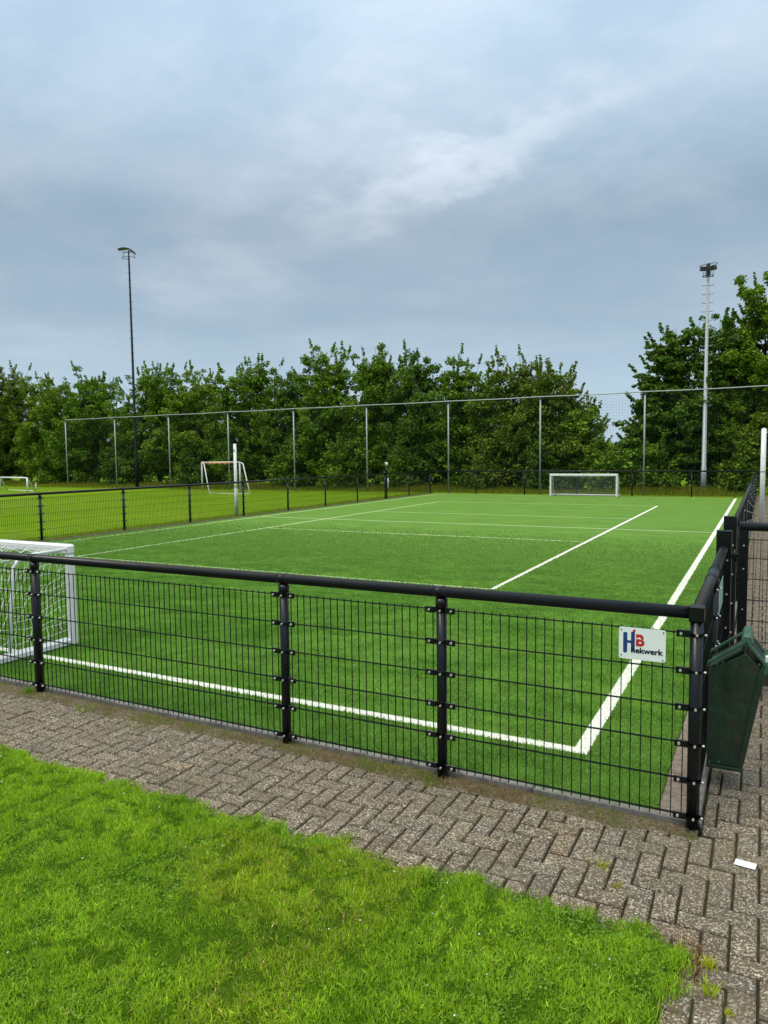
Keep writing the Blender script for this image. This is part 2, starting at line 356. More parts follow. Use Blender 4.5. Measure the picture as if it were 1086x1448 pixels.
def lawn():
    # outline: front edge near Y=-1, right edge near X=.05
    def edge_y(x): return -1.0+.05*(vnoise(x*3.1,x*0,8)-.5)+.10*(vnoise(x*9,x*0,9)-.5)+.05*(vnoise(x*27,x*0,19)-.5)-.10*np.clip((x+.35)/.4,0,1)**3
    def edge_x(y): return .03+.09*(vnoise(y*4,y*0,10)-.5)+.05*(vnoise(y*13,y*0,12)-.5)
    xs=np.concatenate([np.arange(-16,-6,.2),np.arange(-6,.0601,.03)]); rows=26
    V=[];n=len(xs)
    for r in range(rows):
        f=r/(rows-1); f=f**1.6
        ye=edge_y(xs)*(1-f)+(-7)*f
        zz=-.004+.028*np.clip(f*40,0,1)+.012*(vnoise(xs*5,ye*5,2)-.5)
        xx=xs.copy(); xx[-6:]=np.minimum(xx[-6:],edge_x(ye[-6:]))
        zz=np.where(xx>edge_x(ye)-.03,-.01,zz)
        V.append(np.c_[xx,ye,zz])
    V=np.concatenate(V); a=np.arange(n-1); F=np.concatenate([np.c_[a+(r+1)*n,a+(r+1)*n+1,a+r*n+1,a+r*n] for r in range(rows-1)])
    tag(npmesh('lawn_soil',V,F,M['lawn_soil'],smooth=True),'soil and thatch under the bright front lawn',None,None,'structure')
    N=520000
    # sample more densely close to the camera
    x=RNG.uniform(-7,.14,N); y=-.93-RNG.beta(1,1.35,N)*3.1
    keep=(y<edge_y(x)+.035*RNG.normal(0,1,N)*.7)&(x<edge_x(y)+RNG.normal(0,.025,N))
    vis=(x-.29)*.886+(y+4.11)*.463; dep=-(x-.29)*.462+(y+4.11)*.883
    keep&=(np.abs(vis)<.62*dep+.5)&(dep>.9)
    x,y=x[keep],y[keep]; n=len(x)
    big=vnoise(x*1.5+3,y*1.5,21); mid=vnoise(x*6,y*6,22); sm=vnoise(x*17,y*17,23); r=RNG.uniform(0,1,n)
    g1=np.array([.12,.29,.018]); g2=np.array([.30,.52,.04]); yel=np.array([.34,.4,.03]); dk=np.array([.04,.145,.012]); dry=np.array([.42,.36,.16])
    C=g1+(g2-g1)*np.clip(mid*.6+r*.5,0,1)[:,None]
    yf=np.clip((big-.58)*2.2,0,.45)*(.2+.8*r)*np.clip(.3+1.2*vnoise(x*3.7,y*3.7,24),0,1); C=C*(1-yf[:,None])+yel*yf[:,None]
    df=(sm<.3)*.55; C=C*(1-df[:,None])+dk*df[:,None]
    dd=RNG.uniform(0,1,n)<(.012+.06*(big>.68)); C[dd]=dry
    C*=(RNG.uniform(.55,1.25,n)+.8*(RNG.uniform(0,1,n)<.06))[:,None]
    H=.016+.022*sm+.016*RNG.uniform(0,1,n); H*=np.where(y>edge_y(x)-.1,.85,1)
    zb=np.full(n,.014)
    blades_o=blades('lawn_grass',np.c_[x,y],H,.003+.0032*RNG.uniform(0,1,n),C,M['grass'],.95,z=zb)
    tag(blades_o,'bright green mown grass blades of the front lawn','grass',None,'stuff')
    # clover leaves lying in patches between the blades
    N=60000; x=RNG.uniform(-5.5,.0,N); y=-1.0-RNG.beta(1,1.3,N)*2.6; f=vnoise(x*2.2+9,y*2.2,26)*.6+vnoise(x*8,y*8,27)*.4
    k=(f>.62)&(y<edge_y(x)-.03)&(x<edge_x(y)-.02); x,y=x[k],y[k]; n=len(x); zc=.026+RNG.uniform(0,.018,n); rr0=RNG.uniform(.003,.0065,n)
    nr=np.c_[RNG.normal(0,.4,(n,2)),np.ones(n)]; nr/=np.linalg.norm(nr,axis=1)[:,None]; t_=np.cross(nr,RNG.normal(0,1,(n,3))); t_/=np.linalg.norm(t_,axis=1)[:,None]; b_=np.cross(nr,t_)
    P=np.c_[x,y,zc]; V=np.stack([P+(t_*math.cos(q)+b_*math.sin(q)*.85)*rr0[:,None] for q in np.linspace(0,2*np.pi,7)[:-1]],1).reshape(-1,3)
    C=(np.array([.09,.24,.02])+(np.array([.18,.36,.04])-np.array([.09,.24,.02]))*RNG.uniform(0,1,(n,1)))
    tag(npmesh('clover_leaves',V,(np.arange(n)*6)[:,None]+np.arange(6),M['grass'],None,np.repeat(C,6,axis=0)),'small clover leaves growing in patches of the front lawn','clover',None,'stuff')
    # tiny white flower specks
    k=38; m=MB()
    for q in range(k):
        xx=random.uniform(-4.5,-.1); yy=-1.1-random.random()**1.4*2.2
        zz=.052+random.uniform(-.008,.006); a=random.uniform(0,6)
        m.sphere((xx,yy,zz),random.uniform(.003,.0055),0,6,.5)
    tag(m.build('clover_flowers',M['card']),'tiny white clover flower heads dotted through the lawn','flowers',None,'stuff')
lawn()

def turf_fibres():
    N=900000
    y=.1+RNG.beta(1,2.6,N)*15; x=RNG.uniform(-15.6,-.2,N)
    vis=(x-.29)*.886+(y+4.11)*.463; dep=-(x-.29)*.462+(y+4.11)*.883
    k=(np.abs(vis)<.55*dep+.4); x,y=x[k],y[k]; n=len(x)
    inl=((np.abs(x-XR)<.05)&(y>YN-.05))|((np.abs(y-YN)<.05)&(x<XR+.05)&(x>XL))
    inl|=(np.abs(x-XL)<.045)|(np.abs(x+12.52)<.045)&(y>6.33)|(np.abs(y-12.95)<.04)&(x>-12.5)&(x<-3.33)
    inl|=((np.abs(y-6.33)<.03)&(x<-3.33)&(x>-12.5))|((np.abs(x+3.33)<.04)&(y>6.33))
    st=.6*vnoise(x*1.3+y*.5,y*3.2-x*1.1,31)+.4*vnoise(x*4,y*7,35); md=vnoise(x*9,y*9,32); r=RNG.uniform(0,1,n)
    C=np.array([.072,.205,.022])+(np.array([.215,.41,.066])-np.array([.072,.205,.022]))*np.clip((st-.5)*.9+.5*r+.25,0,1)[:,None]
    C*= (.8+.4*md)[:,None]
    bf=np.clip((y-5)/6,0,1)[:,None]; C=C*(1-bf)+np.array([.165,.31,.06])*bf*(.92+.16*md)[:,None]
    C[inl]=np.array([.74,.77,.72])*RNG.uniform(.8,1.05,(inl.sum(),1))
    H=(.014+.016*RNG.uniform(0,1,n))*np.where(inl,.55,1.0)
    tag(blades('turf_fibres',np.c_[x,y],H,.0035+.003*r+.0012*y,C,M['turfblade'],1.0,dirn=1.9),'short plastic grass fibres covering the near turf','artificial grass',None,'stuff')
turf_fibres()

def verge():
    # rough grass between far fence and hedge, and along the hedge foot
    N=90000
    x=RNG.uniform(-62,8,N); y=np.where(RNG.uniform(0,1,N)<.75,33.0+RNG.beta(2,1.1,N)*4.0,36+RNG.uniform(0,1.5,N))
    big=vnoise(x*.45,y*.45,41); r=RNG.uniform(0,1,N)
    keep=(r<.25+.75*big); x,y,big,r=x[keep],y[keep],big[keep],r[keep]; n=len(x)
    C=np.array([.10,.17,.012])+(np.array([.25,.27,.03])-np.array([.10,.17,.012]))*RNG.uniform(0,1,(n,1))*(.3+.7*big[:,None])
    H=(.10+.38*big*RNG.uniform(.3,1,n))*np.clip((y-32.6)/2.2,.35,1.3)
    tag(blades('rough_grass',np.c_[x,y],H,np.full(n,.03),C,M['grass'],.7,z=np.full(n,-.03)),'rough yellow green grass along the foot of the hedge','grass',None,'stuff')
    # sparse long grass at the outside of the left fence and the field near it
    N=26000; x=-W-RNG.exponential(.22,N)-.02; y=RNG.uniform(2,33,N); n=N
    C=np.array([.10,.2,.01])+(np.array([.2,.25,.03])-np.array([.10,.2,.01]))*RNG.uniform(0,1,(n,1))
    tag(blades('edge_grass',np.c_[x,y],RNG.uniform(.03,.11,n),np.full(n,.012),C,M['grass'],.9,z=np.full(n,-.03)),'longer grass left standing outside the left fence','grass',None,'stuff')
verge()

def debris():
    # dry stalks and moss wisps in the dirt strip
    N=20000; x=RNG.uniform(-9,.0,N); y=.02-.16*RNG.beta(1.3,1.8,N); f=vnoise(x*4.3,y*0,51)
    k=RNG.uniform(0,1,N)<np.clip((f-.3)*1.8,.05,1); x,y,f=x[k],y[k],f[k]; n=len(x); r=RNG.uniform(0,1,n)
    gr=(vnoise(x*2.7,x*0,52)>.6)&(r<.7)
    C=np.array([.13,.10,.055])+(np.array([.27,.215,.13])-np.array([.13,.10,.055]))*r[:,None]
    C[gr]=np.array([.14,.22,.03])*RNG.uniform(.6,1.4,(gr.sum(),1))
    tag(blades('dry_stalks',np.c_[x,y],.012+.035*RNG.uniform(0,1,n)**2,np.full(n,.003),C,M['grass'],1.15,z=np.full(n,.012)),'dry stalks and moss wisps along the foot of the front fence','dry grass',None,'stuff')
    N=800; x=.07+RNG.normal(0,.045,N); y=-1.08+RNG.normal(0,.07,N); r=RNG.uniform(0,1,N)
    C=np.array([.13,.08,.045])+(np.array([.30,.20,.13])-np.array([.13,.08,.045]))*r[:,None]
    tag(blades('withered_grass',np.c_[x,y],.008+.014*r,np.full(N,.003),C,M['grass'],1.1,z=np.zeros(N)),'withered reddish brown grass at the corner of the lawn','dry grass',None,'stuff')
    # moss/grass lines growing in paver joints
    N=2600; u=.108; x=RNG.uniform(-5,.9,N); y=RNG.uniform(-1.0,-.1,N); a=RNG.uniform(0,1,N)<.5
    x=np.where(a,np.round(x/u)*u,x); y=np.where(a,y,np.round(y/u)*u); f=vnoise(x*3,y*3,53); k=f>.72; x,y=x[k],y[k]; n=len(x)
    C=np.array([.12,.17,.03])*RNG.uniform(.6,1.6,(n,1))
    tag(blades('joint_moss',np.c_[x,y],RNG.uniform(.005,.014,n),np.full(n,.003),C,M['grass'],1.0,z=np.full(n,-.008)),'thin moss growing in joints of the front path','moss',None,'stuff')
debris()

def weed(x,y,h,n,rad,label,col=(.2,.32,.03),lean=.8):
    P=np.c_[RNG.normal(0,rad,n),RNG.normal(0,rad,n)]
    C=np.array(col)*RNG.uniform(.6,1.35,(n,1))
    o=blades('weed',P,h*RNG.uniform(.45,1,n),np.full(n,.005),C,M['grass'],lean); o.location=(x,y,-.002)
    tag(o,label,'weed','weeds in and beside the paving')
weed(-5.36,-.06,.10,70,.022,'green grass weed at the foot of the second fence post from the left edge',(.13,.3,.02),.6)
weed(-1.5,-.08,.05,110,.05,'low green weed at the foot of the front post nearest the sign',(.15,.25,.02),1.0)
weed(-1.63,-.93,.07,60,.028,'green tuft standing at the lawn edge in the middle of the path',(.17,.33,.02))
weed(-.37,-.55,.035,45,.022,'small yellowish weed in a joint above the lawn corner',(.3,.38,.04),1.1)
weed(-.27,-.70,.03,40,.018,'tiny weed in a joint, just lawnward of the small yellowish weed',(.3,.34,.05),1.1)
weed(.15,-1.10,.06,34,.012,'upright lime weed in the pavers right of the withered patch',(.34,.42,.03),.8)
weed(.16,-1.25,.075,40,.014,'broader lime weed in the pavers nearest the bottom edge',(.28,.42,.03),.8)
weed(.235,-1.33,.03,24,.01,'smallest lime weed at the bottom right of the pavers',(.3,.4,.03),1)
weed(-4.55,-.10,.07,90,.05,'flat green weed along the kerb right of the white goal',(.15,.27,.03),1.0)
weed(-3.9,-.12,.06,110,.07,'spreading weed at the kerb between the two left front posts',(.18,.27,.04),1.1)
weed(-5.05,-.9,.06,90,.06,'ragged tuft creeping onto the path at the left lawn edge',(.14,.28,.02),1.0)

# ------------------------------------------------------------------ mesh fences
def wire_panel(x0,x1,z0=.087,pitch=.0535,rz=.0036,rh=.0030,n=4,rows=6,dz=.2,along='x',at=0,low=0.06):
    m=MB(); 
    def P(s,t,z): return (s,at+t,z) if along=='x' else (at+t,s,z)
    k=max(1,int(round((x1-x0)/pitch))); st=(x1-x0)/k
    for i in range(k+1):
        x=x0+i*st; m.tube([P(x,0,low),P(x,0,z0+dz*(rows-1)+.012)],rz,n,0,False)
    for r in range(rows):
        z=z0+dz*r
        for s in (-1,1): m.tube([P(x0-.02,s*(rz+rh),z),P(x1+.02,s*(rz+rh),z)],rh,n,0,True)
    return m
HZ=[.087+.2*k for k in range(6)]
def clamp(mb,s,z,along,at,sides=(-1,1),front=-1):
    """saddle clamp: ring round the post, flat ears over the panel edge, bolts"""
    def B(a,b,mi,bev=0):
        if along=='x': mb.box((a[0],at+a[1],a[2]),(b[0],at+b[1],b[2]),mi,bev)
        else: mb.box((at+a[1],a[0],a[2]),(at+b[1],b[0],b[2]),mi,bev)
    def P(q): return (q[0],at+q[1],q[2]) if along=='x' else (at+q[1],q[0],q[2])
    ring=[P((s+.0365*math.cos(q),.0365*math.sin(q),z)) for q in [2*math.pi*i/12 for i in range(12)]]
    for dz in (-.008,.008): mb.tube(ring,.006,4,0,False,True,True)
    f=front*.014
    for sd in sides:
        a=s+sd*.03; b=s+sd*.098
        B((min(a,b),min(f,f*1.6),z-.019),(max(a,b),max(f,f*1.6),z+.019),0,.002)
        q=s+sd*.074
        mb.tube([P((q,f*1.2,z)),P((q,f*2.5,z))],.0075,8,1)
    mb.tube([P((s+.006,front*.034,z)),P((s+.006,front*.050,z))],.0065,8,1)
def post(root,s,along,at,r=.032,h=1.16,clamps=True,sides=(-1,1),front=-1,n=14,name='post',square=0,seam=True):
    def P(a,b,z): return (a,at+b,z) if along=='x' else (at+b,a,z)
    m=MB()
    if square: 
        x,y,_=P(s,0,0); m.box((x-square,y-square,-.05),(x+square,y+square,h),0,.006)
    else:
        m.tube([P(s,0,-.05),P(s,0,h)],r,n)
        m.tube([P(s,0,h-.06),P(s,0,h)],r+.006,n)      # saddle under the rail
        m.tube([P(s,0,0),P(s,0,.02)],r+.006,n)
        x,y,_=P(s,0,0)
    p=m.build(name,M['black'],root)
    if clamps:
        for z in HZ:
            c=MB(); clamp(c,s,z,along,at,sides,front); c.build('clamp',[M['black'],M['bolt']],p)
    return p
def rail(root,a,b,z,along,at,seams,r=.034):
    def P(s,zz=z): return (s,at,zz) if along=='x' else (at,s,zz)
    m=MB(); m.tube([P(a),P(b)],r,20)
    for s in seams: 
        m.tube([P(s-.05),P(s+.012)],r+.0022,20); m.tube([P(s+.012),P(s+.016)],r+.004,20)
    return m.build('rail',M['black'],root)
ZR=1.199
def fence(name,label,posts,along,at,front,clamps=True,railseg=None,wn=4,pitch=.0535,sidesf=None,group='black mesh fences round the small pitch',skip=()):
    root=empty(name); tag(root,label,'fence',group)
    for i,s in enumerate(posts):
        if i in skip: continue
        sd=(-1,1) if 0<i<len(posts)-1 else ((1,) if i==0 else (-1,))
        post(root,s,along,at,clamps=clamps,sides=sd,front=front)
    for i in range(len(posts)-1):
        a,b=posts[i]+.058,posts[i+1]-.058
        wire_panel(a,b,along=along,at=at,n=wn,pitch=pitch).build('mesh_panel',M['wire'],root)
    rail(root,posts[0],posts[-1],ZR,along,at,posts[1:-1])
    return root
# front fence (Y=0), corner post at X=0
fp=[-W,-13.25,-10.57,-7.92,-5.286,-2.658,-1.464,0]
ff=fence('front_fence','black mesh fence with thick round top rail along the front path, carrying the white sign',fp,'x',0,-1,skip=(7,0))
m=MB(); m.tube([(0,0,-.05),(0,0,1.16)],.033,16); m.box((-.038,-.038,1.155),(.038,.038,1.238),0,.005); m.tube([(0,0,0),(0,0,.02)],.042,12); 
for q in (0,2.1,4.2): m.tube([(.04*math.cos(q),.04*math.sin(q),.0),(.04*math.cos(q),.04*math.sin(q),.03)],.008,6)
cp=m.build('corner_post',M['black'],ff)
for z in HZ:
    c=MB(); clamp(c,0,z,'x',0,(-1,),-1); c.tube([(.038,-.004,z-.004),(.052,-.004,z-.004)],.0065,8,1); c.build('clamp',[M['black'],M['bolt']],cp)
# right fence, near part up to the gateway
rn=[0,1.47,2.83]
root=empty('side_fence'); tag(root,'short black mesh fence between the corner post and the gateway, green bin hanging on it','fence','black mesh fences round the small pitch')
post(root,1.47,'y',0,sides=(-1,1),front=1)
for a,b in ((.06,1.41),(1.53,2.83)): wire_panel(a,b,along='y',at=0).build('mesh_panel',M['wire'],root)
rail(root,.047,2.87,ZR,'y',0,[1.15,1.55])
# gate posts are part of the gateway sides
def gatepost(root,y,x,h):
    m=MB(); m.box((x-.062,y-.055,-.05),(x+.062,y+.055,h),0,.008); m.box((x-.064,y-.057,h),(x+.064,y+.057,h+.006),0,.002)
    p=m.build('gate_post',M['black'],root)
    for z in (.2,.5,.8,1.1):
        b=MB(); b.tube([(x+.03,y-.054,z),(x+.03,y-.068,z)],.009,8); b.build('bolt',M['bolt'],p)
    return p
gatepost(root,2.93,.0,1.35)
# right fence, far part
rf=[4.1+2.573*k for k in range(12)]
root=empty('side_fence'); tag(root,'long black mesh fence running from the gateway to the hedge at the right','fence','black mesh fences round the small pitch')
gatepost(root,4.1,.005,1.385)
for i,s in enumerate(rf[1:-1]): post(root,s,'y',0,sides=(-1,1),front=1,n=10)
for i in range(11): wire_panel(rf[i]+.06,rf[i+1]-.06,along='y',at=0).build('mesh_panel',M['wire'],root)
rail(root,rf[0]+.055,L-.04,ZR,'y',0,rf[1:-1])
# left fence and far fence
lf=[2.7*k for k in range(13)]
fence('side_fence','black mesh fence along the left of the pitch, in front of the olive sports field',lf,'y',-W,1,wn=4,skip=(12,0))
pf=[-W+2.655*k for k in range(7)]
rb=fence('end_fence','black mesh fence across the far end of the pitch, behind the far goal',pf,'x',L,-1,clamps=False,wn=4,pitch=.0535)
m=MB(); m.tube([(-W,0,-.05),(-W,0,1.19)],.036,8,0,True,False); m.box((-W-.046,-.046,1.145),(-W+.046,.046,1.24),0,.006)
m.build('corner_post',M['black'],ff)

# open gate leaf, swung outwards
g=empty('gate',(.12,2.78,0)); tag(g,'open black mesh gate leaf with dark kick board, swung out beside the green bin','gate')
for a,b in ((0,.075),(.95,1.02)):
    m=MB(); m.box((a,-.025,.03),(b,.025,1.40),0,.006); m.build('upright',M['black'],g)
m=MB(); m.tube([(.0,0,1.412),(1.02,0,1.412)],.038,16); m.tube([(.22,0,1.412),(.28,0,1.412)],.042,12); m.build('rail',M['black'],g)
m=MB()
k=0; x=.115
while x<.94:
    m.tube([(x,0,.3),(x,0,1.32)],.0034,4,0,False); x+=.0535
for z in (.42,.6,.78,.96,1.14,1.30):
    for s in (-1,1): m.tube([(.07,s*.007,z),(.95,s*.007,z)],.0036,4)
m.build('mesh_panel',M['wire'],g)
m=MB(); m.box((.076,-.02,.05),(.949,.02,.34),0,.004); m.box((.076,-.026,.335),(.949,.026,.36),0,.003); m.build('kick_board',M['board'],g)
for z in (.35,.7,1.05,1.25):
    m=MB(); m.tube([(.04,-.024,z),(.04,-.036,z)],.007,8); m.build('bolt',M['bolt'],g)
m=MB(); m.box((.99,-.06,.72),(1.045,.06,.92),0,.01); m.tube([(1.01,-.06,.85),(1.01,-.11,.85),(.90,-.11,.85)],.009,8); m.build('lock',M['black'],g)
for z in (.3,1.15):
    m=MB(); m.tube([(-.03,.05,z-.05),(-.03,.05,z+.05)],.016,8); m.box((-.06,.03,z-.02),(.01,.06,z+.02),0,.003); m.build('hinge',M['black'],g)

# pale teal board on the short side fence
m=MB(); m.box((.013,1.95,.80),(.017,2.5,1.02),0,.001)
tag(m.build('board',M['teal']),'small pale teal board on the short side fence, seen almost edge-on','board')

# ------------------------------------------------------------------ sign on the front fence
def text_mesh(s,size,mat,name,parent,loc,off=0.0,sx=1,rot=(R(90),0,0),depth=.0006):
    cu=bpy.data.curves.new(name+'_text','FONT'); cu.body=s; cu.size=size; cu.offset=off; cu.extrude=depth; cu.resolution_u=6
    o=bpy.data.objects.new('tmp',cu); COL.objects.link(o); dg=bpy.context.evaluated_depsgraph_get(); me=bpy.data.meshes.new_from_object(o.evaluated_get(dg))
    bpy.data.objects.remove(o); me.materials.clear(); me.materials.append(mat)
    q=bpy.data.objects.new(name,me); COL.objects.link(q); q.parent=parent; q.location=loc; q.rotation_euler=rot; q.scale=(sx,1,1); return q
M['sign_white']=mottled('sign_plate_white',(.78,.84,.84),(.86,.9,.9),5,.3)
M['sign_blue']=mottled('sign_blue',(.010,.045,.17),(.016,.06,.2),20,.35)
M['sign_red']=mottled('sign_red',(.5,.015,.02),(.6,.022,.03),20,.35)
M['sign_navy']=mottled('sign_navy',(.006,.01,.04),(.01,.015,.05),20,.35)
sw,sh=.243,.176
sg=empty('sign',(-.392,-.024,.918)); tag(sg,'small white sign with blue and red letters on the front fence beside the corner post','sign')
def rr(w,h,r,n=5):
    P=[]
    for cx,cy,a0 in ((w-r,r,-90),(w-r,h-r,0),(r,h-r,90),(r,r,180)):
        for i in range(n+1): a=R(a0+90*i/n); P.append((cx+r*math.cos(a),cy+r*math.sin(a)))
    return P
m=MB(); m.prism(rr(sw,sh,.012),'y',-.0025,.0005); m.build('plate',M['sign_white'],sg)
# image-plane scale: sign 735 x 500 units in the zoomed photograph
U=sw/735; 
def sp(x,y,shear=.085): return ((x-158)*U, sh-((y-150)-(x-158)*shear)*U*1.03)
def bar(mb,pts): mb.prism([sp(*p) for p in pts],'y',-.0036,-.0027)
m=MB()
def capsule(x0,x1,y0,y1,rt=True,rb=True,n=6):
    r=(x1-x0)/2; cx=(x0+x1)/2; P=[]
    if rt: P+=[(cx-r*math.cos(math.pi*i/n),y0+r*.5-r*.5*math.sin(math.pi*i/n)) for i in range(n+1)]
    else: P+=[(x0,y0),(x1,y0)]
    if rb: P+=[(cx+r*math.cos(math.pi*i/n),y1-r+r*math.sin(math.pi*i/n)) for i in range(n+1)]
    else: P+=[(x1,y1),(x0,y1)]
    return P
bar(m,capsule(228,292,240,580)); 
m.prism([sp(*p) for p in capsule(352,412,232,560,True,False)],'y',-.0036,-.0027)
m.prism([sp(*p) for p in [(290,372),(354,380),(354,422),(290,414)]],'y',-.0036,-.0027)
m.build('letter_h',M['sign_blue'],sg)
m=MB(); cx,cz=sp(400,222); m.tube([(cx,-.0027,cz),(cx,-.0037,cz)],.0075,12); m.build('red_dot',M['sign_red'],sg)
bx,bz=sp(432,458); text_mesh('B',.087,M['sign_red'],'letter_b',sg,(bx-.003,-.0032,bz-.0),.0036,.92)
m=MB(); m.prism([sp(*p) for p in [(425,340),(470,334),(520,362),(520,368),(468,352),(425,352)]],'y',-.00405,-.0040); m.build('letter_gap',M['sign_white'],sg)
tx,tz=sp(352,570); text_mesh('hekwerk',.043,M['sign_navy'],'word',sg,(tx,-.0040,tz),.0012,1.07)
for x,y in ((192,198),(856,248),(196,612),(852,692)):
    m=MB(); a,b=sp(x,y); m.tube([(a,-.002,b),(a,-.006,b)],.0036,8); m.build('screw',M['galv_dark'],sg)

# ------------------------------------------------------------------ waste bin hung on the side fence
def make_bin():
    b=empty('waste_bin',(.045,.60,0)); tag(b,'dark green plastic waste bin with gabled hood, hanging beside the corner post','waste bin')
    D=.30; ox=-.045
    near=[(.0,.14),(.155,.155),(.185,.165),(.288,.78),(.288,.80),(.185,.93),(.0,.775)]
    # body: side plates recessed, corner strips
    body=[(-.018,.145),(.165,.145),(.272,.765),(.185,.86),(-.018,.735)]
    m=MB(); m.prism(body,'y',.014,D-.014); m.build('body',M['bin'],b,.012)
    m=MB(); m.prism([(.147,.135),(.178,.135),(.292,.765),(.256,.775)],'y',.0,D); m.build('front_panel',M['bin'],b,.006)
    m=MB(); m.prism([(-.022,.128),(.180,.130),(.183,.152),(-.022,.150)],'y',-.002,D+.002); m.build('base_rim',M['bin'],b,.005)
    # hood rims near and far + ridge
    rimout=[(-.024,.765),(.186,.935),(.300,.775),(.296,.745)]
    def rim(y0,y1):
        q=MB(); 
        P=[(-.024,.785),(.184,.942),(.302,.795),(.296,.742)]; I=[(-.024,.765),(.184,.922),(.284,.79),(.276,.742)]
        for i in range(3): q.prism([P[i],P[i+1],I[i+1],I[i]],'y',y0,y1)
        return q
    rim(-.008,.014).build('hood_rim',M['hood'],b,.003); rim(D-.014,D+.008).build('hood_rim',M['hood'],b,.003)
    m=MB(); m.prism([(.155,.928),(.168,.958),(.205,.958),(.222,.92),(.2,.905),(.17,.905)],'y',.0,D); m.build('ridge',M['hood'],b,.004)
    m=MB(); m.prism([(-.006,.74),(.165,.865),(.158,.873),(-.012,.75)],'y',.014,D-.014); m.build('back_slope',M['bin'],b)
    m=MB(); m.prism([(.205,.905),(.275,.80),(.2705,.797),(.199,.902)],'y',.016,D-.016); m.build('opening',M['foot'],b)  # black sheet across the open slope, standing in for the shade inside
    m=MB(); m.prism([(.262,.752),(.298,.752),(.303,.80),(.296,.815),(.27,.80)],'y',.014,D-.014); m.build('front_lip',M['hood'],b,.004)
    m=MB(); m.box((.285,.03,.80),(.304,.06,.845),0,.004); m.build('crumpled_wrapper',M['card'],b)
    m=MB()
    for x,z in ((.03,.775),(.06,.79),(.255,.80),(.12,.86),(.15,.875),(.0,.165),(.05,.175)): m.tube([(x,.012,z),(x,-.012,z)],.005,8)
    m.build('rivets',M['hood'],b)
    m=MB(); m.box((-.045,.05,.3),(-.016,.09,.7),0,.003); m.box((-.045,D-.09,.3),(-.016,D-.05,.7),0,.003); m.build('bracket',M['black'],b)
    return b
make_bin()

# paper card on the paving
m=MB(); m.box((-.048,-.028,0),(.048,.028,.0025),0,.0008)
o=m.build('paper_card',M['card']); o.location=(.262,-.235,.006); o.rotation_euler=(R(2),R(-1),R(-8)); tag(o,'small white card lying on the pavers below the green bin','paper')

# ------------------------------------------------------------------ goals
def grid_net(mb,A,B,C,D,nu,nv,r,sag=(0,0,0),jit=0.0,n=4):
    """net over the quad A-B (bottom) D-C (top): strands as thin cords"""
    A,B,C,D=[Vector(q) for q in (A,B,C,D)]; sg=Vector(sag)
    G={}
    for j in range(nv+1):
        for i in range(nu+1):
            u,v=i/nu,j/nv; p=A*(1-u)*(1-v)+B*u*(1-v)+C*u*v+D*(1-u)*v
            w=math.sin(math.pi*u)*math.sin(math.pi*v)
            e=0 if (i in (0,nu) or j in (0,nv)) else jit
            G[i,j]=p+sg*w+Vector((random.gauss(0,e),random.gauss(0,e),random.gauss(0,e)))
    for j in range(nv+1): mb.tube([G[i,j] for i in range(nu+1)],r,n,0,False,False)
    for i in range(nu+1): mb.tube([G[i,j] for j in range(nv+1)],r,n,0,False,False)
def small_goal(name,label,x0,x1,yf,yb,zt,topd,netmat,rn,cell,detail):
    """front opening at y=yf; net side towards yb; topd: how far the top bars reach back"""
    g=empty(name,((x0+x1)/2,yf,0)); tag(g,label,'goal','small white goals on the turf')
    ox=(x0+x1)/2; dy=yb-yf; s=1 if dy>0 else -1; a=x0-ox; b=x1-ox; w=.044
    for x,sd in ((a,-1),(b,1)):
        m=MB(); m.box((x-w if sd<0 else x-w,-w,0),(x+w,w,zt-.11),0,.02); m.build('post',M['white_metal'],g)
    m=MB(); m.box((a-w,-w,zt-.11),(b+w,w,zt),0,.02); m.build('crossbar',M['white_metal'],g)
    for x in (a,b):
        m=MB(); y0,y1=sorted((s*w,dy)); m.box((x-.044,y0,0.005),(x+.044,y1,.09),0,.02); m.build('ground_bar',M['white_metal'],g)
        m=MB(); m.tube([(x,s*w,zt-.05),(x,s*(topd*.6),zt-.055),(x,s*(topd*.88),zt-.07),(x,s*topd,zt-.16),(x,s*(topd+.04),zt*.5),(x,s*(topd+.08),.1)],.017,10); m.build('stanchion',M['white_metal'],g)
    m=MB(); m.box((a+.044,min(dy,dy-s*.08),.01),(b-.044,max(dy,dy-s*.08),.08),0,.018); m.build('back_bar',M['white_metal'],g)
    m=MB(); nu=int((b-a)/cell); nv=int(zt/cell)
    yt=s*topd; zb=zt-.12
    grid_net(m,(a,dy-s*.05,.08),(b,dy-s*.05,.08),(b,yt,zb),(a,yt,zb),nu,nv,rn,(0,s*.05,-.04),detail)
    grid_net(m,(a,yt,zb),(b,yt,zb),(b,s*w,zt-.05),(a,s*w,zt-.05),nu,max(2,int(topd/cell)),rn,(0,0,-.08),detail)
    for x in (a,b): grid_net(m,(x,s*w,.1),(x,dy-s*.05,.1),(x,yt,zb),(x,s*w,zt-.06),int(abs(dy)/cell),nv,rn,(.05 if x<0 else -.06,0,-.09),detail)
    m.build('net',netmat,g)
    return g
small_goal('small_goal','white aluminium goal with white net standing in front of the left front fence',-9.6,-6.44,1.29,.25,1.12,.68,M['net_white'],.0035,.10,.014)
small_goal('small_goal','white aluminium goal at the far end of the turf in front of the end fence',-9.02,-5.86,31.45,32.22,1.10,.45,M['net_grey'],.0055,.11,.006)

